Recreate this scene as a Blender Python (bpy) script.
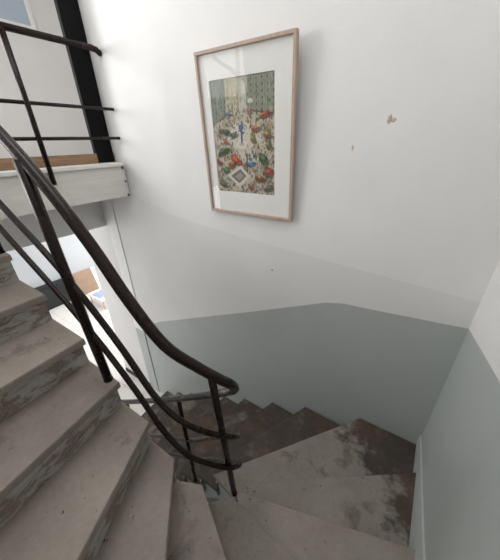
import bpy, bmesh, math, random
import numpy as np
from mathutils import Vector, Matrix
random.seed(4)
for o in list(bpy.data.objects): bpy.data.objects.remove(o)
sc = bpy.context.scene
COL = sc.collection
Z0 = 3.80            # eye height above the lower floor; all z below are relative to the eye

# ---------------------------------------------------------------- camera
F, CX, CY = 269.0, 250.0, 280.0          # focal length and centre in photo pixels
down = Vector((262-CX, 798-CY, F)).normalized()      # vertical vanishing point
fwd = Vector((450-CX, 135-CY, F)); fwd = (fwd - down*fwd.dot(down)).normalized()
rgt = fwd.cross(-down)
R = Matrix((rgt, fwd, -down))            # camera (x right, y down, z forward) -> world
cam = bpy.data.cameras.new('camera'); co = bpy.data.objects.new('camera', cam); COL.objects.link(co)
c0, c1, c2 = R.col[0], R.col[1], R.col[2]
M4 = Matrix(((c0[0], -c1[0], -c2[0], 0), (c0[1], -c1[1], -c2[1], 0), (c0[2], -c1[2], -c2[2], Z0), (0, 0, 0, 1)))
co.matrix_world = M4
cam.sensor_fit = 'HORIZONTAL'; cam.sensor_width = 36; cam.lens = 36*F/500; cam.clip_start = 0.02
sc.camera = co

# ---------------------------------------------------------------- light
w = bpy.data.worlds.new('sky'); sc.world = w; w.use_nodes = True
w.node_tree.nodes['Background'].inputs[0].default_value = (0.88, 0.94, 1.0, 1)
w.node_tree.nodes['Background'].inputs[1].default_value = 1.0
def area(name, loc, target, sx, sy, power, col):
    l = bpy.data.lights.new(name, 'AREA'); l.shape = 'RECTANGLE'; l.size = sx; l.size_y = sy
    l.energy = power; l.color = col
    o = bpy.data.objects.new(name, l); COL.objects.link(o)
    o.location = (loc[0], loc[1], loc[2]+Z0)
    d = Vector(target) - Vector(loc)
    o.rotation_euler = d.to_track_quat('-Z', 'Y').to_euler()
    return o
# added area lamps as daylight, behind invented windows and a rooflight out of view
area('added_daylight_landing', (-5.85, -1.15, 1.25), (-.5, 1.2, 0.5), 1.6, 1.9, 175, (1.0, 0.99, 0.975))  # added lamp from the left, aimed by the picture frame's shadow
area('added_fill_rooflight', (-1.35, 0.35, 2.95), (-1.35, 0.35, 0), 1.9, 1.3, 44, (1.0, 0.995, 0.985))  # added fill from above, behind the invented rooflight
area('added_fill_lower_front', (-4.9, -1.55, -1.7), (-4.2, 2, -2.6), 1.6, 1.5, 80, (0.98, 0.985, 1.0))  # added lamp that brightens the space under the landing
area('added_fill_corridor', (-4.2, -2.75, 1.35), (-4.2, 3, 1.0), 2.2, 1.6, 60, (1.0, 0.99, 0.98))  # added lamp that brightens the upstairs wall
area('added_daylight_lower', (-6.0, 5.1, -1.7), (-6.2, 1, -3.4), 2.2, 1.7, 195, (0.99, 0.985, 1.0))  # added lamp for the bright lower floor
sc.view_settings.view_transform = 'Standard'; sc.view_settings.look = 'None'
sc.view_settings.gamma = 1; sc.view_settings.use_curve_mapping = False
sc.view_settings.exposure = -0.36

# ---------------------------------------------------------------- materials
class NT:
    def __init__(s, name):
        s.m = bpy.data.materials.new(name); s.m.use_nodes = True
        s.t = s.m.node_tree; s.b = s.t.nodes['Principled BSDF']
        s.pos = s.t.nodes.new('ShaderNodeNewGeometry').outputs['Position']
    def n(s, typ, **k):
        nd = s.t.nodes.new(typ)
        for a, v in k.items(): setattr(nd, a, v)
        return nd
    def link(s, a, b): s.t.links.new(a, b)
    def map(s, scale, rot=(0, 0, 0), src=None):
        m = s.n('ShaderNodeMapping'); m.inputs['Scale'].default_value = scale; m.inputs['Rotation'].default_value = rot
        s.link(src or s.pos, m.inputs[0]); return m.outputs[0]
    def noise(s, scale, detail=5, rough=.6, vec=None, dist=0.):
        n = s.n('ShaderNodeTexNoise'); n.inputs['Scale'].default_value = scale
        n.inputs['Detail'].default_value = detail; n.inputs['Roughness'].default_value = rough
        n.inputs['Distortion'].default_value = dist
        s.link(vec or s.pos, n.inputs['Vector']); return n.outputs[0]
    def ramp(s, fac, stops, mode='LINEAR'):
        r = s.n('ShaderNodeValToRGB'); r.color_ramp.interpolation = mode
        e = r.color_ramp.elements
        while len(e) < len(stops): e.new(0.5)
        for x, (p, c) in zip(e, stops):
            x.position = p; x.color = (c, c, c, 1) if isinstance(c, (int, float)) else (*c, 1)
        s.link(fac, r.inputs[0]); return r.outputs[0]
    def mix(s, fac, a, b, mode='MIX'):
        m = s.n('ShaderNodeMix', data_type='RGBA', blend_type=mode)
        if isinstance(fac, (int, float)): m.inputs[0].default_value = fac
        else: s.link(fac, m.inputs[0])
        for i, v in ((6, a), (7, b)):
            if isinstance(v, tuple): m.inputs[i].default_value = (*v, 1)
            else: s.link(v, m.inputs[i])
        return m.outputs[2]
    def bump(s, h, strength, dist=.01):
        b = s.n('ShaderNodeBump'); b.inputs['Strength'].default_value = strength; b.inputs['Distance'].default_value = dist
        s.link(h, b.inputs['Height']); s.link(b.outputs[0], s.b.inputs['Normal'])
    def out(s, col, rough=.6, spec=.5, metal=0.):
        if isinstance(col, tuple): s.b.inputs['Base Color'].default_value = (*col, 1)
        else: s.link(col, s.b.inputs['Base Color'])
        if isinstance(rough, (int, float)): s.b.inputs['Roughness'].default_value = rough
        else: s.link(rough, s.b.inputs['Roughness'])
        s.b.inputs['Specular IOR Level'].default_value = spec; s.b.inputs['Metallic'].default_value = metal
        return s.m

def wall_paint(name, c, rough=.55, var=.05, bump=.25):
    t = NT(name)
    n1 = t.noise(1.3, 4, .55); n2 = t.noise(60, 3, .6); n3 = t.noise(7, 5, .65)
    d = tuple(x*(1-var*1.6) for x in c); l = tuple(min(1, x*(1+var)) for x in c)
    col = t.ramp(n1, [(.3, d), (.7, l)])
    sc_ = t.ramp(t.noise(9, 8, .75, t.map((1, 1, .35))), [(.69, 0.), (.76, 1.)])
    col = t.mix(t.mix(.75, sc_, (0., 0., 0.)), col, tuple(x*.78 for x in c))
    h = t.mix(.35, n3, n2); t.bump(h, bump, .012)
    return t.out(col, rough, .4)
WHITE = wall_paint('white wall paint', (.80, .792, .782), .5, .03)
GREYWHITE = wall_paint('older greyish wall paint', (.755, .74, .722), .55, .03)
DADO = wall_paint('grey green dado paint', (.445, .475, .46), .38, .04, .2)
PALE = wall_paint('pale warm wall paint', (.62, .59, .565), .6, .04)
BLUEGREY = wall_paint('pale blue grey wall paint', (.47, .49, .50), .6, .03)
CEIL = wall_paint('ceiling paint', (.82, .82, .81), .7, .02)

def tread_mat(name, wear, stain=None, tint=1.):
    t = NT(name)
    base = t.ramp(t.noise(3.5, 6, .6), [(.3, tuple(x*tint for x in (.232, .204, .175))), (.7, tuple(x*tint for x in (.345, .308, .268)))])
    fine = t.noise(45, 4, .7)
    base = t.mix(.25, base, t.ramp(fine, [(.3, (.13, .108, .086)), (.7, (.31, .27, .23))]))
    dark = t.ramp(t.noise(9, 7, .7), [(.3, (.04, .031, .026)), (.55, (.085, .066, .054)), (.72, (.19, .165, .145))])
    rust = t.ramp(t.noise(2.6, 3, .5), [(.5, (.075, .062, .055)), (.68, (.15, .088, .05))])
    dark = t.mix(.4, dark, rust)
    n = t.noise(3.0, 8, .62, dist=.4)
    m = t.ramp(n, [(max(0, .60-wear), 0.), (min(1, .74-wear*.9), 1.)])
    if stain:
        vs = t.n('ShaderNodeVectorMath', operation='DISTANCE'); vs.inputs[1].default_value = stain
        t.link(t.map((1, 1, 0)), vs.inputs[0])
        ad = t.n('ShaderNodeMath', operation='MULTIPLY_ADD'); t.link(t.noise(6, 9, .7), ad.inputs[0]); ad.inputs[1].default_value = .9; t.link(vs.outputs['Value'], ad.inputs[2])
        m2 = t.ramp(ad.outputs[0], [(.84, 1.), (.97, 0.)])
        rim = t.ramp(ad.outputs[0], [(.84, 0.), (.92, .45), (.97, .45), (1., 0.)])
        m = t.mix(1., m, m2, 'LIGHTEN')
        base = t.mix(rim, base, (.33, .31, .285))
    col = t.mix(m, base, dark)
    sp = t.ramp(t.noise(38, 3, .55), [(.67, 0.), (.71, 1.)])
    sp2 = t.ramp(t.noise(5, 3, .5), [(.46, 0.), (.56, 1.)])
    spm = t.n('ShaderNodeMath', operation='MULTIPLY'); t.link(sp, spm.inputs[0]); t.link(sp2, spm.inputs[1])
    col = t.mix(spm.outputs[0], col, (.055, .045, .038))
    t.bump(t.mix(.5, n, fine), .35, .008)
    return t.out(col, .62, .35)
TREADS = [tread_mat('worn grey beige stair paint', 0.), tread_mat('grey beige stair paint stained at the corner', .03, (.33, 1.78, 0)), tread_mat('half worn stair paint', .2), tread_mat('dark worn stair paint', .36), tread_mat('grey beige stair paint smudged at the wall', .05, (.60, 1.40, 0)), tread_mat('worn grey beige stair paint, paler', .01, None, 1.12), tread_mat('worn grey beige stair paint, duller', .03, None, .9)]
def riser_mat():
    t = NT('flaking riser paint')
    n = t.noise(8, 9, .72, t.map((1.0, 1.0, 2.4)), .5)
    col = t.ramp(n, [(.36, (.50, .49, .47)), (.49, (.42, .395, .365)), (.53, (.16, .112, .08)), (.58, (.34, .28, .22)), (.64, (.06, .045, .036)), (.69, (.40, .37, .335))])
    col = t.mix(.25, col, t.ramp(t.noise(30, 5, .7, t.map((.6, .6, 3))), [(.3, (.12, .095, .075)), (.7, (.46, .44, .41))]))
    t.bump(n, .6, .01)
    return t.out(col, .7, .3)
RISER = riser_mat()
EDGE = None
def steel():
    t = NT('dark brown painted steel')
    col = t.ramp(t.noise(25, 5, .7), [(.3, (.014, .008, .007)), (.8, (.020, .012, .010))])
    r = t.ramp(t.noise(9, 2, .5), [(.3, .22), (.7, .30)])
    return t.out(col, r, .22)
STEEL = steel()
def simple(name, c, rough=.6, var=.08, scale=12, spec=.4, stretch=(1, 1, 1), metal=0.):
    t = NT(name)
    n = t.noise(scale, 5, .6, t.map(stretch))
    col = t.ramp(n, [(.3, tuple(x*(1-var) for x in c)), (.7, tuple(min(1, x*(1+var)) for x in c))])
    t.bump(n, .1, .004)
    return t.out(col, rough, spec, metal)
EDGE = simple('rubbed stair nosing', (.42, .385, .34), .5, .25, 14)
BLACK = simple('black paint', (.004, .004, .0045), .6, .2, 9, .15)
FASCIA = simple('cream painted board', (.79, .77, .72), .55, .07, 5, .4, (6, .8, 7))
NOSING = simple('white gloss edge paint', (.84, .83, .80), .4, .05, 14)
BOARDS = simple('grey floor boards', (.50, .48, .46), .5, .1, 5, .4, (6, 1, 6))
OAK = simple('brown wood board', (.33, .20, .12), .55, .25, 6, .4, (8, 1, 8))
FRAMEWOOD = simple('pale natural frame wood', (.47, .36, .285), .5, .12, 10, .4, (5, 5, 1))
MAT_ = simple('off white picture mount', (.80, .79, .765), .8, .015, 30, .2)
PANELBLUE = simple('pale blue grey panel', (.45, .53, .62), .5, .05, 3)
TILE = simple('pale cream floor tile', (.80, .765, .725), .45, .05, 5)
GROUT = simple('tile grout', (.45, .42, .38), .8, .08, 20)
CHARCOAL = simple('charcoal lacquer', (.014, .017, .017), .5, .15, 8)
PLY = simple('light brown hardboard', (.33, .225, .155), .7, .1, 7)
WHITELACQ = simple('white lacquer', (.85, .85, .86), .35, .02, 9)
CLOTH = simple('light blue cloth', (.62, .70, .82), .85, .1, 16)
PINE = simple('pale pine leg', (.62, .47, .32), .5, .1, 9)
SPLINTER = simple('dark splintered wood', (.10, .06, .045), .8, .3, 40)
SKIRT = simple('light teal grey string paint', (.52, .55, .53), .45, .07, 10)
PLASTER = simple('bare broken plaster', (.50, .40, .32), .9, .2, 40)
PATCH = simple('lumpy repaired plaster', (.76, .76, .745), .8, .05, 25)
SWITCH = simple('ivory plastic', (.75, .72, .66), .4, .02, 9)

# ---------------------------------------------------------------- mesh helpers
def link(me, name, mats, parent=None):
    for m in (mats if isinstance(mats, (list, tuple)) else [mats]): me.materials.append(m)
    o = bpy.data.objects.new(name, me); COL.objects.link(o); o.parent = parent
    return o
def mesh(name, V, Fs, mats, parent=None, idx=None, smooth=False):
    me = bpy.data.meshes.new(name)
    me.from_pydata([(x, y, z+Z0) for x, y, z in V], [], Fs)
    if idx: me.polygons.foreach_set('material_index', idx)
    if smooth: me.polygons.foreach_set('use_smooth', [True]*len(me.polygons))
    me.update(); return link(me, name, mats, parent)
def frombm(bm, name, mats, parent=None, smooth=False):
    bmesh.ops.recalc_face_normals(bm, faces=bm.faces)
    me = bpy.data.meshes.new(name); bm.to_mesh(me); bm.free()
    me.transform(Matrix.Translation((0, 0, Z0)))
    if smooth: me.polygons.foreach_set('use_smooth', [True]*len(me.polygons))
    return link(me, name, mats, parent)
def addbox(bm, a, b, bev=0):
    v = [bm.verts.new((x, y, z)) for x in (a[0], b[0]) for y in (a[1], b[1]) for z in (a[2], b[2])]
    fs = [bm.faces.new([v[i] for i in q]) for q in ((0, 1, 3, 2), (4, 6, 7, 5), (0, 4, 5, 1), (2, 3, 7, 6), (0, 2, 6, 4), (1, 5, 7, 3))]
    if bev:
        es = list({e for f in fs for e in f.edges})
        bmesh.ops.bevel(bm, geom=es, offset=bev, segments=2, affect='EDGES', profile=.6)
def box(name, a, b, mats, parent=None, bev=0):
    bm = bmesh.new(); addbox(bm, a, b, bev); return frombm(bm, name, mats, parent)
def prism(name, poly, z0, z1, mats, parent=None, bev=0, edge=False):
    bm = bmesh.new()
    top = [bm.verts.new((x, y, z1)) for x, y in poly]; bot = [bm.verts.new((x, y, z0)) for x, y in poly]
    n = len(poly); ft = bm.faces.new(top); bm.faces.new(bot[::-1])
    for i in range(n): bm.faces.new((top[i], bot[i], bot[(i+1) % n], top[(i+1) % n]))
    if bev: bmesh.ops.bevel(bm, geom=list(ft.edges), offset=bev, segments=2, affect='EDGES', profile=.6)
    if edge:
        bm.normal_update()
        for f_ in bm.faces:
            if .1 < f_.normal.z < .97: f_.material_index = 1
    return frombm(bm, name, mats, parent)
def addtube(bm, pts, r, seg=14, cap=True):
    pts = [Vector(p) for p in pts]; n = len(pts); rings = []
    up = None
    for i, p in enumerate(pts):
        t = (pts[min(i+1, n-1)]-pts[max(i-1, 0)]).normalized()
        if up is None: up = t.orthogonal().normalized()
        up = (up - t*up.dot(t)).normalized(); sd = t.cross(up)
        rings.append([bm.verts.new(p+(up*math.cos(a)+sd*math.sin(a))*r) for a in (2*math.pi*k/seg for k in range(seg))])
    for A, B in zip(rings, rings[1:]):
        for k in range(seg): bm.faces.new((A[k], A[(k+1) % seg], B[(k+1) % seg], B[k])).smooth = True
    if cap: bm.faces.new(rings[0][::-1]); bm.faces.new(rings[-1])
def tube(name, pts, r, mats, parent=None, seg=14):
    bm = bmesh.new(); addtube(bm, pts, r, seg)
    return frombm(bm, name, mats, parent)
def spline(P, sub=8):
    P = [Vector(p) for p in P]; out = []
    for i in range(len(P)-1):
        a, b, c, d = P[max(i-1, 0)], P[i], P[i+1], P[min(i+2, len(P)-1)]
        for k in range(sub):
            t = k/sub
            out.append(.5*((2*b)+(c-a)*t+(2*a-5*b+4*c-d)*t*t+(3*b-a-3*c+d)*t**3))
    out.append(P[-1]); return out
def empty(name, loc, label, cat, group=None):
    o = bpy.data.objects.new(name, None); COL.objects.link(o)
    o.empty_display_size = .1
    o['label'] = label; o['category'] = cat
    if group: o['group'] = group
    return o
def tag(o, label, cat, group=None):
    o['label'] = label; o['category'] = cat
    if group: o['group'] = group
    return o
def struct(o, label, cat):
    o['kind'] = 'structure'; o['label'] = label; o['category'] = cat; return o

# ---------------------------------------------------------------- setting
YB, XR, YF = 1.80, 0.372, -0.63          # back wall, right wall, front wall (behind the camera)
ZF, ZL, ZC = -3.80, -0.18, 2.65          # lower floor, landing floor, ceiling
XL, XE = -2.74, -5.60                    # landing edge, corridor wall
def clipcols(xs, curves, zb, zt):
    """columns of quads between stacked boundary curves: list of functions z(x), bottom to top"""
    V, Fs, I = [], [], []
    for i in range(len(xs)-1):
        x0, x1 = xs[i], xs[i+1]
        lv = [(zb, zb)]+[(c(x0), c(x1)) for c in curves]+[(zt, zt)]
        for j in range(len(lv)-1):
            k = len(V)
            V += [(x0, lv[j][0]), (x1, lv[j][1]), (x1, lv[j+1][1]), (x0, lv[j+1][0])]
            Fs.append((k, k+1, k+2, k+3)); I.append(j)
    return V, Fs, I
def pl(pts):
    return lambda x: float(np.interp(x, [p[0] for p in pts], [p[1] for p in pts]))
DB = [(-4.1, -2.90), (-3.15, -2.43), (-2.70, -2.165), (-1.215, -1.475), (-.50, -1.135), (-.36, -1.098), (-.2, -1.088), (.366, -1.035), (.6, -1.03)]
GB = [(-3.0, -.30), (-2.66, -.505), (-2.22, -.63), (-1.75, -.69), (-1.2, -.735), (-.5, -.79), (.1, -.83), (.366, -.85), (.6, -.85)]
# back wall: front face in three paints, then the solid behind it
xs = sorted({-2.95, -2.66, -2.7, -2.22, -1.75, -1.215, -1.2, -.5, -.36, -.2, .1, .366, .55})
V, Fs, I = clipcols(xs, [pl(DB), pl(GB)], ZF, ZC)
V3 = [(x, YB, z) for x, z in V]; k = len(V3)
# part below the landing, left of the stairwell
V3 += [(-3.33, YB, ZF), (-2.95, YB, ZF), (-2.95, YB, pl(DB)(-2.95)), (-3.33, YB, pl(DB)(-3.33)), (-2.95, YB, -.5), (-3.33, YB, -.5),
       (-4.05, YB, ZF), (-4.05, YB, -.5)]
Fs += [(k, k+1, k+2, k+3), (k+3, k+2, k+4, k+5), (k+6, k, k+5, k+7)]; I += [0, 1, 1]
V3 = V3; j = len(V3)
V3 += [(-4.05, YB+.22, ZF), (-4.05, YB+.22, -.5), (-2.95, YB+.22, -.5), (-2.95, YB+.22, ZC), (.55, YB+.22, ZC), (.55, YB+.22, ZF), (-2.95, YB, ZC), (.55, YB, ZC), (.55, YB, ZF), (-2.95, YB, -.5)]
Fs += [(j, j+1, k+7, k+6), (j+1, j+2, k+4, k+7), (j+2, j+3, j+6, j+9), (j+3, j+4, j+7, j+6), (j+4, j+5, j+8, j+7), (j, j+5, j+4, j+3, j+2, j+1)]
I += [2]*6
wb = mesh('wall_back', V3, Fs, [DADO, GREYWHITE, WHITE], idx=I)
struct(wb, 'white plaster wall with grey green dado behind the winding stair', 'wall')
# right wall
DR = [(-.7, -.30), (.3, -.57), (1.06, -.805), (1.80, -1.035)]
ys = [-.63, .3, 1.06, 1.80]
V, Fs, I = clipcols(ys, [pl(DR)], ZF, ZC)
V3 = [(XR, y, z) for y, z in V]; k = len(V3)
V3 += [(XR+.2, YF, ZF), (XR+.2, YB, ZF), (XR+.2, YB, ZC), (XR+.2, YF, ZC)]
Fs += [(k, k+1, k+2, k+3)]; I += [1]
wr = mesh('wall_right', V3, Fs, [DADO, WHITE], idx=I)
struct(wr, 'white side wall with grey green lower paint right of the winders', 'wall')
# front wall, behind the camera: from the stairwell corner to the landing
DFr = [(-2.7, .7), (-2.0, .35), (-.3, -.5), (.366, -.40)]
V, Fs, I = clipcols([-2.68, -2.0, -.3, .366], [pl(DFr)], ZF, ZC)
V3 = [(x, YF, z) for x, z in V]; k = len(V3)
V3 += [(XL, YF-.2, ZF), (XR+.2, YF-.2, ZF), (XR+.2, YF-.2, ZC), (XL, YF-.2, ZC), (XL, YF, ZF), (XL, YF, ZC)]
Fs += [(k, k+1, k+2, k+3), (k+4, k, k+3, k+5)]; I += [1, 1]
struct(mesh('wall_front', V3, Fs, [DADO, WHITE], idx=I), 'white stairwell wall behind the viewer', 'wall')
# corridor wall upstairs with an opening for the added window
def wall_with_hole(name, axis, c, th, a0, a1, z0, z1, h, mat):
    bm = bmesh.new()
    def bx(p, q, r, s):
        if axis == 'x': addbox(bm, (c-th, p, r), (c, q, s))
        else: addbox(bm, (p, c-th, r), (q, c, s))
    bx(a0, h[0], z0, z1); bx(h[1], a1, z0, z1); bx(h[0], h[1], z0, h[2]); bx(h[0], h[1], h[3], z1)
    return frombm(bm, name, mat)
struct(wall_with_hole('wall_left', 'x', XE, .2, -2.6, 3.6, ZL-.3, ZC, (-2.0, -.3, .25, 2.2), WHITE), 'white corridor wall upstairs beyond the landing rail', 'wall')
struct(wall_with_hole('wall_corridor_front', 'y', -2.5, .2, XE, XL, ZL-.3, ZC, (-5.3, -3.1, .5, 2.2), WHITE), 'white end wall of the upper corridor', 'wall')
struct(box('wall_corridor_back', (XE, 3.36, ZL-.3), (-2.7, 3.56, ZC), WHITE), 'white far end wall of the upper corridor', 'wall')
struct(box('wall_corridor_right', (-2.95, YB+.22, ZL), (-2.75, 3.36, ZC), WHITE), 'white wall of the upper corridor behind the stairwell', 'wall')
struct(box('wall_corridor_side', (XL, -2.5, ZL-.3), (XL+.2, YF-.2, ZC), WHITE), 'white corridor side wall before the stairs', 'wall')
bm = bmesh.new()
SK = (-2.4, -.3, -.4, 1.1)
addbox(bm, (XE-.2, -2.7, ZC), (SK[0], 3.7, ZC+.1)); addbox(bm, (SK[1], -2.7, ZC), (XR+.2, 3.7, ZC+.1))
addbox(bm, (SK[0], -2.7, ZC), (SK[1], SK[2], ZC+.1)); addbox(bm, (SK[0], SK[3], ZC), (SK[1], 3.7, ZC+.1))
struct(frombm(bm, 'ceiling', CEIL), 'white ceiling over the stairwell', 'ceiling')
rl = empty('added_rooflight', (0, 0, 0), 'white framed rooflight added out of view above the stairwell', 'window'); rl['kind'] = 'structure'  # invented rooflight, unseen, added for more light from above
bm = bmesh.new()
for x0, x1, y0, y1 in ((SK[0]-.06, SK[0], SK[2]-.06, SK[3]+.06), (SK[1], SK[1]+.06, SK[2]-.06, SK[3]+.06), (SK[0], SK[1], SK[2]-.06, SK[2]), (SK[0], SK[1], SK[3], SK[3]+.06), (-1.37, -1.33, SK[2], SK[3])):
    addbox(bm, (x0, y0, ZC+.1), (x1, y1, ZC+.16))
frombm(bm, 'added_window_frame', NOSING, rl)
# windows: invented, out of view, added to carry the daylight
WL = {'added_window_1': 'white framed window added out of view in the upstairs corridor wall', 'added_window_2': 'white framed window added out of view at the end of the upper corridor',
      'added_window_3': 'white framed window added out of view in the far wall of the lower room', 'added_window_5': 'white framed window added out of view in the front wall of the lower room'}
def window(name, axis, c, a0, a1, z0, z1):
    e = empty(name, (0, 0, 0), WL[name], 'window'); e['kind'] = 'structure'
    bm = bmesh.new(); t = .05
    def bx(p, q, r, s):
        if axis == 'x': addbox(bm, (c-.06, p, r), (c, q, s))
        else: addbox(bm, (p, c-.06, r), (q, c, s))
    bx(a0, a0+t, z0, z1); bx(a1-t, a1, z0, z1); bx(a0+t, a1-t, z0, z0+t); bx(a0+t, a1-t, z1-t, z1)
    m = (a0+a1)/2; bx(m-.03, m+.03, z0+t, z1-t)
    frombm(bm, 'added_window_frame', NOSING, e); return e
window('added_window_1', 'x', XE-.06, -2.0, -.3, .25, 2.2)  # invented, on the side the picture frame's shadow points back to
window('added_window_2', 'y', -2.56, -5.3, -3.1, .5, 2.2)  # invented to light the corridor wall
# landing slab
poly = [(XE, -2.5), (XL, -2.5), (XL, YF), (-2.45, YF), (-2.45, .42), (XL+.0, .42), (XL, YB), (XL, YB+.0), (-2.95, YB), (-2.95, YB+.22), (-2.95, 3.5), (XE, 3.5)]
poly = [(XE, -2.5), (XL, -2.5), (XL, .42), (XL, YB), (-2.95, YB), (-2.95, 3.36), (XE, 3.36)]
struct(prism('floor_landing', poly, -.48, ZL-.012, BOARDS), 'grey boarded upper landing floor', 'floor')
fas = tag(empty('landing_edge', (0, 0, 0), '', ''), 'cream painted board facing the edge of the upper landing', 'landing edge')
fas['kind'] = 'structure'
bm = bmesh.new(); addbox(bm, (XL, .43, -.50), (XL+.025, YB-.045, -.205), .004); frombm(bm, 'fascia_board', FASCIA, fas)
bm = bmesh.new(); addbox(bm, (XL-.12, .43, -.205), (XL+.045, YB-.03, -.172), .006); frombm(bm, 'edge_nosing', NOSING, fas)
bm = bmesh.new(); addbox(bm, (XL-.005, YB-.045, -.49), (XL+.018, YB-.012, -.21), .004); frombm(bm, 'end_strip', PATCH, fas)
bm = bmesh.new(); addbox(bm, (-2.875, .43, -.172), (-2.862, 1.614, -.085), .002); addbox(bm, (-2.875, 1.798, -.172), (-2.862, YB+.0, -.085)); frombm(bm, 'kick_board', OAK, fas)
for z0_, z1_, y0_ in ((-.235, -.20, YB-.05), (-.50, -.478, YB-.045), (-.36, -.345, YB-.047)):
    bm = bmesh.new(); addbox(bm, (XL+.001, y0_, z0_), (XL+.0275, y0_+.022, z1_), .003); frombm(bm, 'paint_chip', SPLINTER, fas)
# header beam and lower room
struct(box('trim_1', (-3.55, -1.2, -.93), (-3.40, YB, -.48), WHITE), 'white beam under the upper landing', 'beam')
V = []; bm = bmesh.new(); zd = -2.50
addbox(bm, (-3.33, YB-.012, ZF), (-3.13, YB, zd)); n0 = len(bm.faces); addbox(bm, (-3.33, YB-.012, zd), (-3.13, YB, -.50))
bm.faces.ensure_lookup_table()
for i, f_ in enumerate(bm.faces): f_.material_index = 0 if i < n0 else 1
struct(frombm(bm, 'trim_2', [DADO, NOSING]), 'flat pilaster strip on the wall under the landing', 'pilaster')
struct(box('baseboard_back', (-4.05, YB-.018, ZF), (-3.33, YB, ZF+.07), CHARCOAL), 'dark low skirting at the foot of the wall under the landing', 'baseboard')
XW = -7.80
struct(box('wall_lower_left', (XW-.2, -1.4, ZF), (XW, 5.2, -.5), BLUEGREY), 'pale wall at the far side of the lower room', 'wall')
struct(wall_with_hole('wall_lower_back', 'y', 5.2, .2, XW, -4.05, ZF, -.5, (-7.2, -4.8, -2.6, -.8), WHITE), 'lower room wall holding the added daylight window', 'wall')
struct(box('wall_lower_right', (-4.05, YB+.22, ZF), (-3.9, 5.2, -.5), WHITE), 'lower room wall beside the stairwell', 'wall')
struct(wall_with_hole('wall_lower_front', 'y', -1.2, .2, XW, XL, ZF, -.5, (-5.8, -4.0, -2.6, -.8), WHITE), 'front wall of the lower room', 'wall')
struct(box('wall_lower_side', (XL-.2, -1.2, ZF), (XL, YF, -.5), WHITE), 'short wall beside the foot of the stair', 'wall')
struct(box('ceiling_lower', (XW, -1.4, -.50), (XL-.05, 5.2, -.485), CEIL), 'white ceiling of the lower room', 'ceiling')
window('added_window_5', 'y', -1.26, -5.8, -4.0, -2.6, -.8)  # invented to lift the wall and beam under the landing
window('added_window_3', 'y', 5.14, -7.2, -4.8, -2.6, -.8)  # invented source for the daylight on the lower floor
fl = struct(box('floor', (XW-.2, -1.4, ZF-.1), (XR+.2, 5.3, ZF-.008), GROUT), 'pale tiled floor of the lower room', 'floor')
tile = None
TS = .42
for i in range(12):
    for j2 in range(9):
        x0 = -7.95+i*TS; y0 = .30+j2*TS
        if x0 > -3.0 or (y0+TS > YB and x0 > -4.5 and y0 < YB+.22): pass
        if tile is None:
            bm = bmesh.new(); addbox(bm, (0, 0, 0), (TS-.008, TS-.008, .010), .002)
            tile = frombm(bm, 'floor_tile', TILE, fl); tile.data.transform(Matrix.Translation((0, 0, -Z0))); o = tile
        else:
            o = tile.copy(); COL.objects.link(o)
        o.location = (x0, y0, ZF-.010+Z0); o.parent = fl
# switch plate by the foot of the wall
tag(box('socket_plate', (-4.02, YB-.012, -3.62), (-3.93, YB, -3.48), SWITCH, bev=.003), 'small ivory socket plate low on the wall end under the landing', 'socket')

# ---------------------------------------------------------------- staircase
H = .172
ZKO = {9: -2.19, 10: -2.39, 11: -2.58}     # hand-built winders: uneven rises
def zr(k): return -.705-H*k
def zk(k): return ZKO.get(k, zr(k))
# nose lines: inner point, outer point
INN = {-3: (-2.45, .43), -2: (-2.17, .43), -1: (-1.89, .43), 0: (-1.607, .43), 1: (-1.315, .43), 2: (-1.085, .43), 3: (-.908, .43), 4: (-.765, .43),
       5: (-.640, .47), 6: (-.535, .567), 7: (-.545, .672), 8: (-.665, .745), 9: (-.87, .75), 10: (-1.06, .75), 11: (-1.29, .75), 12: (-1.53, .75), 13: (-1.77, .75),
       14: (-2.02, .75), 15: (-2.29, .75), 16: (-2.57, .75), 17: (-2.85, .75)}
OUT = {-3: (-2.45, YF), -2: (-2.17, YF), -1: (-1.88, YF), 0: (-1.58, YF), 1: (-1.25, YF), 2: (-.90, YF), 3: (-.42, YF), 4: (.19, YF), 5: (XR, -.09), 6: (XR, .485), 7: (XR, .955), 8: (XR, 1.50),
       9: (-.07, YB), 10: (-.57, YB), 11: (-.95, YB), 12: (-1.33, YB), 13: (-1.65, YB), 14: (-1.98, YB), 15: (-2.31, YB), 16: (-2.60, YB), 17: (-2.90, YB)}
corners = {(4, 5): (XR, YF), (8, 9): (XR, YB)}
stair = empty('staircase', (0, 0, 0), 'winding staircase with worn grey beige treads and flaking risers', 'staircase')
WEAR = {8: 4, 9: 1, 10: 3, 11: 3, 12: 3, 13: 3, 14: 3, 15: 2, 16: 2, 17: 2, 7: 5, 6: 6, 5: 5, 4: 0, 3: 5, 2: 0, 1: 5}
OV, TH = .028, .038
def shifted(k, d):
    """nose line k moved by d up the stair (towards tread k-1's back)"""
    i, o = Vector(INN[k]), Vector(OUT[k]); t = (o-i).normalized(); n = Vector((-t.y, t.x))
    j = k-1 if k-1 in INN else k+1
    up = Vector(INN[j])+Vector(OUT[j])-i-o
    if j > k: up = -up
    if n.dot(up) < 0: n = -n
    return i+n*d, o+n*d
def arcs(k):
    """extra inner points between nose k-1 and nose k, on the rounded well end"""
    return []
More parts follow.
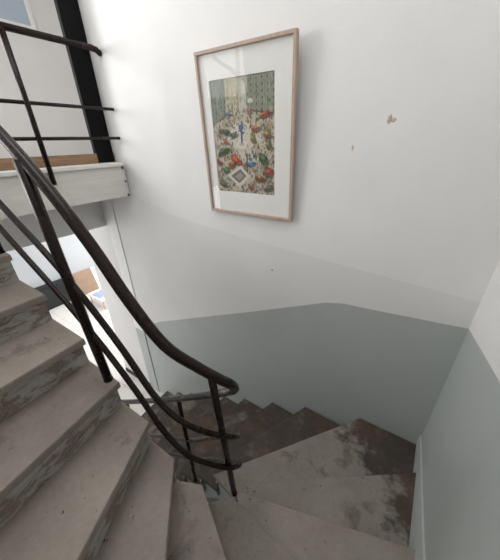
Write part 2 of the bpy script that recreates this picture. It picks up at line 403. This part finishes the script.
for k in range(-2, 18):
    i1, o1 = Vector(INN[k]), Vector(OUT[k])
    i0, o0 = shifted(k-1, OV+.018)
    pts = [i1, o1]
    if (k-1, k) in corners: pts.append(Vector(corners[(k-1, k)]))
    def clampo(p):
        return Vector((min(p.x, XR), min(max(p.y, YF), YB)))
    pts += [clampo(o0), i0]
    if k <= 4: i0.y = .43
    if k >= 10: i0.y = .75
    o = prism('tread', [tuple(p) for p in pts], zk(k)-TH, zk(k), [TREADS[WEAR.get(k, 0)], EDGE], stair, .010, True)
    # riser under this nose, down to the next tread
    a, b = shifted(k, OV)
    a2, b2 = shifted(k, OV+.018)
    t = (b-a).normalized()
    a = a+t*.006; a2 = a2+t*.006
    b, b2 = clampo(b), clampo(b2)
    prism('riser', [tuple(a), tuple(b), tuple(b2), tuple(a2)], zk(k+1)-(.004 if k < 17 else 0), zk(k)-TH, RISER, stair)
a, b = shifted(-3, 0); a2, b2 = shifted(-3, .018)
prism('riser', [tuple(a), tuple(b), tuple(b2), tuple(a2)], zk(-2), ZL-.012, RISER, stair)
# inner string (cut to the steps) and sloping soffit
ks = list(range(-3, 18))
cen = Vector((-.9, .59))
def ins(k, d):
    i, o = Vector(INN[k]), Vector(OUT[k]); return i+(o-i).normalized()*d
for part, rng in ((RISER, range(-2, 6)), (SKIRT, range(6, 18))):
  bm = bmesh.new()
  for k in rng:
    p, q = shifted(k-1, OV)[0], shifted(k, OV)[0]
    if k <= 4: p.y = q.y = .43
    if k >= 10: p.y = q.y = .75
    tp = (Vector(OUT[k-1])-Vector(INN[k-1])).normalized(); tq = (Vector(OUT[k])-Vector(INN[k])).normalized()
    v = []
    for d in (.010, .04):
        A, B = p+tp*d, q+tq*d
        v.append([bm.verts.new((A.x, A.y, zk(k)-TH)), bm.verts.new((B.x, B.y, zk(k)-TH)),
                  bm.verts.new((B.x, B.y, max(ZF, zk(k)-TH-.30))), bm.verts.new((A.x, A.y, max(ZF, zk(k-1)-TH-.30)))])
    f, g = v
    bm.faces.new(f); bm.faces.new(g[::-1])
    for i in range(4): bm.faces.new((f[i], f[(i+1) % 4], g[(i+1) % 4], g[i]))
  frombm(bm, 'inner_string', part, stair)
V, Fs = [], []
for k in ks:
    A, B = ins(k, .03), Vector(OUT[k]); z = max(ZF+.005, zk(k)-TH-.28)
    V += [(A.x, A.y, z), (B.x, B.y, z)]
for i in range(len(ks)-1):
    kk = (ks[i], ks[i+1])
    if kk in corners:
        c = corners[kk]; V.append((c[0], c[1], (V[2*i+1][2]+V[2*i+3][2])/2)); Fs.append((2*i, 2*i+2, 2*i+3, len(V)-1, 2*i+1))
    else: Fs.append((2*i, 2*i+2, 2*i+3, 2*i+1))
mesh('soffit', V, Fs, PALE, stair)
# skirting strip along the right wall, stepping down with the winders
bm = bmesh.new()
yz = [(YF, zk(4)+.20), (-.09, zk(5)+.20), (.485, zk(6)+.16), (.955, zk(7)+.13), (1.50, zk(8)+.11), (YB, zk(9)+.12)]
yb = [(YF, zk(5)-.1), (-.09, zk(6)-.1), (.485, zk(7)-.1), (.955, zk(8)-.1), (1.50, zk(9)-.1), (YB, zk(9)-.1)]
vt = [[bm.verts.new((x, y, z)) for y, z in yz] for x in (XR-.011, XR-.001)]
vb = [[bm.verts.new((x, y, z)) for y, z in yb] for x in (XR-.011, XR-.001)]
for i in range(len(yz)-1):
    bm.faces.new((vb[0][i], vb[0][i+1], vt[0][i+1], vt[0][i])); bm.faces.new((vt[0][i], vt[0][i+1], vt[1][i+1], vt[1][i]))
    bm.faces.new((vb[1][i], vt[1][i], vt[1][i+1], vb[1][i+1]))
struct(frombm(bm, 'baseboard_right', SKIRT), 'light painted skirting strip where the winders meet the right wall', 'baseboard')

# ---------------------------------------------------------------- stair railing
rail = empty('stair_railing', (0, 0, 0), 'dark brown tubular steel railing curling round the stairwell beside the winders', 'railing')
TURN = [(-.66, .44, -.63), (-.585, .50, -.74), (-.53, .56, -.83), (-.515, .61, -.90), (-.545, .665, -1.0), (-.66, .73, -1.16), (-.86, .765, -1.35)]
def railpath(h, ex=(0,)*7):
    P = [(INN[k][0], .415, zr(k)+h) for k in range(-3, 5)]
    P += [(x, y, z-.92+h+e) for (x, y, z), e in zip(TURN, ex)]
    P += [(INN[k][0], .765, zr(k)+h) for k in range(10, 18)]
    return spline(P, 7)
HT = .92
tube('handrail', railpath(HT), .0205, STEEL, rail, 18)
tube('mid_rail', railpath(.46, (.05, .07, .10, .11, .11, .07, .05)), .0132, STEEL, rail)
tube('mid_rail', railpath(.225, (.04, .06, .08, .10, .10, .06, .04)), .0132, STEEL, rail)
def zrail_u(x, h, upper):
    c = [p for p in railpath(h) if (p.y < .5) == upper]
    return min(c, key=lambda p: abs(p.x-x)).z
def baluster(x, y, zb, x1, y1, zt, r):
    bm = bmesh.new(); addtube(bm, [(x, y, zb-.003), ((x+x1)/2, (y+y1)/2, (zb+zt)/2), (x1, y1, zt)], r)
    addtube(bm, [(x, y, zb), (x, y, zb+.006)], r*1.12)
    frombm(bm, 'baluster', STEEL, rail)
baluster(-1.14, .408, zk(2), -1.20, .405, zrail_u(-1.20, HT, True)-.01, .020)
baluster(-1.955, .408, zk(-1), -1.985, .408, zrail_u(-1.985, HT, True)-.01, .020)
baluster(-.530, .585, zk(6), -.550, .536, -.80, .0155)
for x, k in ((-1.125, 11), (-1.93, 14), (-2.80, 17)):
    baluster(x, .765, zk(k), x, .765, zrail_u(x, HT, False), .0145)

# ---------------------------------------------------------------- landing railing
lr = empty('landing_railing', (0, 0, 0), 'dark brown tubular guard rail along the upper landing edge', 'railing')
XG = XL+.028
tube('top_rail', [(XG, .40, .722), (XG, 1.2, .722), (XG, 1.72, .722), (XG-.004, 1.765, .716), (XG-.008, 1.785, .702), (XG-.01, 1.80, .70)], .0235, STEEL, lr)
tube('mid_rail', [(XG, .40, .285), (XG, YB, .285)], .0135, STEEL, lr)
tube('mid_rail', [(XG, .40, .045), (XG, YB, .045)], .0135, STEEL, lr)
tube('baluster', [(XG+.016, 1.09, -.30), (XG+.016, 1.09, .2), (XG+.010, 1.09, .715)], .0195, STEEL, lr)
tube('baluster', [(XG+.016, .46, -.30), (XG+.016, .46, .2), (XG+.010, .46, .715)], .0195, STEEL, lr)
# black column on the landing
bm = bmesh.new()
addbox(bm, (-2.90, 1.615, -.172), (-2.875, 1.797, ZC), .003); addbox(bm, (-2.96, 1.64, -.172), (-2.90, 1.772, ZC))
tag(frombm(bm, 'steel_column', BLACK), 'black steel column at the end of the landing against the white wall', 'column')
# pale blue panel on the corridor wall
pn = empty('wall_panel', (0, 0, 0), 'pale blue framed panel high on the upstairs corridor wall', 'panel')
box('panel_face', (XE+.001, 1.75, 1.57), (XE+.012, 2.66, 2.4), PANELBLUE, pn)
bm = bmesh.new()
for a, b in (((1.75, 1.51), (2.72, 1.57)), ((2.66, 1.57), (2.72, 2.4)), ((1.75, 2.4), (2.72, 2.46)), ((1.69, 1.51), (1.75, 2.46))):
    addbox(bm, (XE+.001, a[0], a[1]), (XE+.02, b[0], b[1]), .002)
frombm(bm, 'frame', NOSING, pn)

# ---------------------------------------------------------------- framed picture
pic = empty('framed_picture', (0, 0, 0), 'tall pale wood framed painting of a crowded town square on the white wall', 'picture')
X0, X1, P0, P1 = -1.562, -.813, -.529, .527
LEAN = .045
def pm(x, d, z):                           # picture space: d out from its back; the top leans out from the wall
    t = (z-P0)/(P1-P0)
    return (x, YB-.006-LEAN*t-d, z)
def pbox(bm, x0, x1, z0, z1, d0, d1):
    v = [bm.verts.new(pm(x, d, z)) for x in (x0, x1) for d in (d0, d1) for z in (z0, z1)]
    for q in ((0, 1, 3, 2), (4, 6, 7, 5), (0, 4, 5, 1), (2, 3, 7, 6), (0, 2, 6, 4), (1, 5, 7, 3)): bm.faces.new([v[i] for i in q])
FW = .020
for x0, x1, z0, z1 in ((X0, X1, P0, P0+FW), (X0, X1, P1-FW, P1), (X0, X0+FW, P0+FW, P1-FW), (X1-FW, X1, P0+FW, P1-FW)):
    bm = bmesh.new(); pbox(bm, x0, x1, z0, z1, 0, .034)
    bmesh.ops.bevel(bm, geom=list(bm.edges), offset=.002, segments=1, affect='EDGES')
    frombm(bm, 'frame_rail', FRAMEWOOD, pic)
A0, A1, B0, B1 = -1.468, -.957, -.358, .365
bm = bmesh.new()
for x0, x1, z0, z1 in ((X0+FW, X1-FW, P0+FW, B0), (X0+FW, X1-FW, B1, P1-FW), (X0+FW, A0, B0, B1), (A1, X1-FW, B0, B1)): pbox(bm, x0, x1, z0, z1, .010, .0165)
frombm(bm, 'mount', MAT_, pic)
# the painting: brush marks laid on a fine grid as print colour
NW, NH = 130, 184
img = np.zeros((NH, NW, 3)); U, W_ = np.meshgrid((np.arange(NW)+.5)/NW, (np.arange(NH)+.5)/NH)
rs = np.random.RandomState(11)
img[:] = (.66, .63, .52)
def ell(cu, cv, ru, rv, c, al=1., ang=0.):
    du, dv = (U-cu), (W_-cv)*1.415
    ca, sa = math.cos(ang), math.sin(ang); a, b = du*ca+dv*sa, -du*sa+dv*ca
    m = np.clip(1.6-1.6*((a/ru)**2+(b/(rv*1.415))**2), 0, 1)[..., None]*al
    m = np.minimum(m*2.2, al); img[:] = img*(1-m)+np.array(c)*m
def quad(P, c, al=1.):
    m = np.ones_like(U, bool)
    for (a, b), (a2, b2) in zip(P, P[1:]+P[:1]): m &= ((a2-a)*(W_-b)-(b2-b)*(U-a)) >= 0
    img[m] = img[m]*(1-al)+np.array(c)*al
def line(u0, v0, u1, v1, wd, c, al=1.):
    n = int(max(abs(u1-u0), abs(v1-v0))*160)+2
    for t in np.linspace(0, 1, n): ell(u0+(u1-u0)*t, v0+(v1-v0)*t, wd, wd*.7, c, al*.7)
# facades
quad([(0, 0), (1, 0), (1, .34), (0, .36)], (.50, .49, .38), .8)
quad([(0, 0), (.27, 0), (.25, .30), (0, .38)], (.26, .30, .26), .85)
quad([(.25, .0), (.5, 0), (.46, .27), (.24, .30)], (.62, .58, .40), .9)
quad([(.44, .0), (.62, 0), (.60, .24), (.45, .27)], (.64, .60, .50), .85)
quad([(.62, 0), (1, 0), (1, .30), (.61, .26)], (.34, .36, .29), .9)
for i in range(90):
    u = rs.rand(); v = rs.rand()*.27
    ell(u, v, .010+.008*rs.rand(), .012+.012*rs.rand(), [(.12, .15, .16), (.55, .53, .38), (.20, .26, .30), (.42, .44, .32)][rs.randint(4)], .75)
for i in range(34):
    u = rs.rand(); line(u, .02+.1*rs.rand(), u-.02+.04*rs.rand(), .18+.12*rs.rand(), .006, [(.18, .22, .20), (.55, .50, .36)][rs.randint(2)], .5)
for c0_, c1_, sl, cc in ((.03, .23, .10, (.10, .13, .14)), (.29, .43, .02, (.36, .33, .24)), (.66, .98, -.10, (.11, .13, .12))):
    for q in range(5):
        for r in range(6):
            uu = c0_+(c1_-c0_)*q/4; vv_ = .03+.043*r
            ell(uu, vv_+sl*(.5-uu)*(r/6.), .011, .012, cc, .9); ell(uu+.014, vv_+sl*(.5-uu)*(r/6.), .006, .012, (.62, .60, .50), .6)
for u0, u1 in ((.25, .24), (.46, .45), (.62, .60)): line(u0, 0, u1, .27, .007, (.16, .17, .15), .8)
line(0, .37, .25, .29, .012, (.18, .17, .14), .8); line(.61, .26, 1, .30, .012, (.20, .16, .12), .8)
ell(.54, .13, .05, .12, (.66, .66, .58), .6)
# square: light ground with paths
quad([(0, .36), (.45, .27), (1, .33), (1, 1), (0, 1)], (.60, .56, .46), .8)
ell(.52, .47, .42, .12, (.74, .70, .60), .8); ell(.45, .66, .30, .05, (.72, .68, .60), .7, -.3)
for i in range(110):
    u = rs.rand(); v = .36+.64*rs.rand()
    if abs(u-.5) < .2 and abs(v-.48) < .09: continue
    ell(u, v, .03+.06*rs.rand(), .015+.03*rs.rand(), [(.44, .41, .32), (.33, .32, .25), (.70, .66, .56), (.24, .25, .18), (.50, .40, .29), (.38, .27, .20)][rs.randint(6)], .55, rs.rand()*3)
# awnings and crowd
for i in range(900):
    u = rs.rand(); v = .26+.74*rs.rand()**.9
    if abs(u-.5) < .17 and abs(v-.50) < .1 and rs.rand() < .8: continue
    c = [(.36, .11, .07), (.08, .08, .09), (.45, .24, .12), (.13, .19, .13), (.62, .55, .42), (.22, .14, .10), (.14, .19, .28), (.55, .44, .28), (.10, .13, .09)][rs.randint(9)]
    ell(u, v, .006+.008*rs.rand(), .007+.013*rs.rand(), c, .8, rs.rand()*.8-.4)
for u, v, ru, rv, c, a in ((.85, .30, .10, .022, (.42, .13, .08), -.2), (.62, .27, .04, .018, (.45, .17, .10), 0), (.28, .27, .09, .012, (.20, .27, .36), .1),
                          (.24, .43, .075, .028, (.08, .13, .10), .15), (.12, .41, .05, .025, (.12, .16, .13), .2), (.36, .455, .07, .022, (.10, .17, .15), -.3),
                          (.72, .405, .08, .030, (.50, .20, .09), -.15), (.66, .485, .055, .036, (.36, .26, .13), .9), (.88, .455, .07, .036, (.38, .26, .14), .4), (.90, .54, .05, .04, (.28, .22, .12), 1.2),
                          (.14, .60, .12, .034, (.09, .17, .09), -.45), (.20, .51, .045, .022, (.46, .12, .08), .3), (.36, .675, .10, .042, (.48, .15, .07), .6), (.30, .72, .08, .03, (.40, .13, .08), -.6),
                          (.62, .705, .075, .030, (.13, .26, .44), -.2), (.82, .66, .09, .05, (.12, .20, .10), .7), (.90, .78, .085, .05, (.40, .13, .09), -.3), (.76, .84, .085, .034, (.36, .17, .08), .2),
                          (.18, .78, .08, .04, (.14, .21, .12), .5), (.06, .70, .05, .03, (.30, .10, .08), .2), (.90, .93, .09, .03, (.16, .21, .13), -.2), (.60, .93, .05, .03, (.32, .12, .09), .4), (.10, .92, .08, .03, (.15, .20, .12), .3)):
    ell(u+.012, v+.016, ru*1.1, rv*.9, (.09, .09, .08), .75, a)
    for q in range(5): ell(u+(rs.rand()-.5)*ru*1.1, v+(rs.rand()-.5)*rv*1.1, ru*(.35+.35*rs.rand()), rv*(.35+.35*rs.rand()), tuple(x*(.6+.7*rs.rand()) for x in c), .9, a+rs.rand()-.5)
    ell(u-.01, v-.008, ru*.5, rv*.35, tuple(min(1, x*1.9+.05) for x in c), .6, a)
# fountain ring and blue figure
ell(.48, .535, .095, .040, (.78, .76, .70), 1.); ell(.48, .54, .055, .018, (.52, .50, .42), .8)
line(.485, .40, .485, .52, .016, (.08, .12, .22)); ell(.48, .395, .045, .028, (.12, .19, .34), 1.); line(.44, .42, .53, .44, .010, (.10, .15, .26))
ell(.64, .19, .045, .022, (.74, .72, .62), 1.); line(.64, .2, .62, .30, .008, (.40, .36, .28))
line(.56, .62, .55, .80, .010, (.08, .08, .10)); line(.74, .70, .75, .84, .008, (.70, .66, .58))
# pale kiosk roof, bottom left
quad([(.18, .83), (.44, .73), (.60, .83), (.40, .95)], (.72, .70, .63)); quad([(.26, .835), (.43, .765), (.53, .83), (.40, .905)], (.25, .23, .20)); quad([(.32, .84), (.43, .79), (.49, .83), (.40, .88)], (.44, .41, .36))
img *= .95+.1*rs.rand(NH, NW, 1)
img = np.clip((img*.88)**1.25, 0, 1)
V, Fs = [], []
for r in range(NH):
    for c in range(NW): V.append(pm(A0+(A1-A0)*c/(NW-1), .0115, B1+(B0-B1)*r/(NH-1)))
for r in range(NH-1):
    for c in range(NW-1): i = r*NW+c; Fs.append((i, i+NW, i+NW+1, i+1))
t = NT('printed painting')
at = t.n('ShaderNodeVertexColor'); at.layer_name = 'print'
ART = t.out(at.outputs[0], .6, .3)
art = mesh('artwork', V, Fs, ART, pic)
ca = art.data.color_attributes.new('print', 'FLOAT_COLOR', 'POINT')
ca.data.foreach_set('color', np.concatenate([img.reshape(-1, 3), np.ones((NW*NH, 1))], 1).astype('f').ravel())
art['label'] = 'colourful town square with fountain, cars and crowd'
# glass
t = NT('picture glass')
tr = t.n('ShaderNodeBsdfTransparent'); gl = t.n('ShaderNodeBsdfGlossy'); gl.inputs['Roughness'].default_value = .03
lw = t.n('ShaderNodeLayerWeight'); pw = t.n('ShaderNodeMath', operation='POWER'); pw.inputs[1].default_value = 4.0
t.link(lw.outputs['Facing'], pw.inputs[0]); fr = t.n('ShaderNodeMath', operation='MULTIPLY_ADD'); t.link(pw.outputs[0], fr.inputs[0])
fr.inputs[1].default_value = .15; fr.inputs[2].default_value = .015; mx = t.n('ShaderNodeMixShader')
t.link(fr.outputs[0], mx.inputs[0]); t.link(tr.outputs[0], mx.inputs[1]); t.link(gl.outputs[0], mx.inputs[2])
t.link(mx.outputs[0], t.t.nodes['Material Output'].inputs[0])
bm = bmesh.new(); pbox(bm, X0+FW-.004, X1-FW+.004, P0+FW-.004, P1-FW+.004, .019, .021)
g = frombm(bm, 'glass_pane', t.m, pic)

# ---------------------------------------------------------------- marks in the plaster
def blob(name, cx, cz, rx, rz, d, mat, label, cat, seed, ang=0., nseg=18):
    rr = random.Random(seed); bm = bmesh.new()
    c = bm.verts.new((cx, YB-d, cz)); ring = []
    for i in range(nseg):
        a = 2*math.pi*i/nseg; q = .7+.6*rr.random()
        x, z = rx*q*math.cos(a), rz*q*math.sin(a)
        ring.append(bm.verts.new((cx+x*math.cos(ang)-z*math.sin(ang), YB+.0005-.001, cz+x*math.sin(ang)+z*math.cos(ang))))
    for i in range(nseg): bm.faces.new((c, ring[i], ring[(i+1) % nseg]))
    return frombm(bm, name, mat, wb)
blob('plaster_chip', -.288, .085, .011, .022, .003, PLASTER, '', '', 3)
blob('plaster_chip', -.268, .078, .013, .010, .002, PLASTER, '', '', 5)
blob('plaster_chip', -.46, -.05, .005, .016, .002, PLASTER, '', '', 6)
blob('plaster_chip', -.98, -.97, .012, .010, .002, PLASTER, '', '', 7)
# lumpy repair ridge running away from the landing end
bm = bmesh.new(); rr = random.Random(8)
P = [(-2.66, -.47), (-2.56, -.505), (-2.46, -.525), (-2.36, -.565), (-2.26, -.61), (-2.16, -.645), (-2.05, -.66), (-1.93, -.675)]
P = [(a[0]+(b[0]-a[0])*q/5, a[1]+(b[1]-a[1])*q/5+.006*(rr.random()-.5)) for a, b in zip(P, P[1:]) for q in range(5)]
NP = len(P); prof = []
for i, (x, z) in enumerate(P):
    wd = .026*(1-i/NP)+.018*rr.random(); hgt = (.001+.012*rr.random()**1.5)*(1-i/NP)
    prof.append([bm.verts.new((x+.01*rr.random(), YB+.002-hh*hgt, z+o*wd)) for o, hh in ((1.3, 0), (.5, .8), (-.1, 1), (-.6, .6), (-1.6, 0))])
for a, b in zip(prof, prof[1:]):
    for j3 in range(4): bm.faces.new((a[j3], a[j3+1], b[j3+1], b[j3])).smooth = True
frombm(bm, 'plaster_ridge', PATCH, wb)

# ---------------------------------------------------------------- things in the lower room
cb = empty('low_cabinet', (0, 0, 0), 'low charcoal cabinet against the far wall of the lower room', 'cabinet')
box('body', (XW+.005, 1.50, ZF), (-7.60, 2.78, -3.17), CHARCOAL, cb, .004)
for a in (1.51, 1.93, 2.35):
    d = box('door', (-7.60, a, ZF+.05), (-7.58, a+.41, -3.19), CHARCOAL, cb, .003)
    box('handle', (-7.58, a+.36, -3.45), (-7.568, a+.375, -3.33), STEEL, d)
bm = bmesh.new(); addbox(bm, (0, 2.80, 0), (.015, 3.32, .66)); 
bmesh.ops.rotate(bm, verts=bm.verts, cent=(0, 0, 0), matrix=Matrix.Rotation(-.30, 3, 'Y'))
bmesh.ops.translate(bm, verts=bm.verts, vec=(-7.60, 0, ZF))
tag(frombm(bm, 'hardboard_sheet', PLY), 'light brown hardboard sheet leaning on the wall beside the charcoal cabinet', 'board')
bm = bmesh.new(); addbox(bm, (0, 3.33, 0), (.02, 3.43, .66), .003)
bmesh.ops.rotate(bm, verts=bm.verts, cent=(0, 0, 0), matrix=Matrix.Rotation(-.30, 3, 'Y'))
bmesh.ops.translate(bm, verts=bm.verts, vec=(-7.60, 0, ZF))
tag(frombm(bm, 'white_plank', WHITELACQ), 'narrow white plank leaning beside the brown hardboard sheet', 'plank')
tb = empty('low_table', (0, 0, 0), 'low white table with pale wooden legs on the lower room floor', 'table')
box('table_top', (-7.05, 2.74, -3.56), (-6.35, 3.20, -3.525), WHITELACQ, tb, .006)
for x in (-7.00, -6.40):
    for y in (2.79, 3.15):
        bm = bmesh.new(); addtube(bm, [(x, y, ZF), (x, y, -3.56)], .016, 10); frombm(bm, 'leg', PINE, tb)
bm = bmesh.new()
N = 10; vv = []
for i in range(N+1):
    for j4 in range(N+1):
        vv.append(bm.verts.new((-6.93+.40*i/N+.01*math.sin(j4), 2.80+.32*j4/N+.012*math.sin(i*1.3), -3.517+.012*abs(math.sin(i*.9+j4*.7)))))
for i in range(N):
    for j4 in range(N): a = i*(N+1)+j4; bm.faces.new((vv[a], vv[a+1], vv[a+N+2], vv[a+N+1]))
r_ = bmesh.ops.solidify(bm, geom=bm.faces[:], thickness=.006)
tag(frombm(bm, 'folded_cloth', CLOTH), 'light blue cloth lying on the low white table', 'cloth')
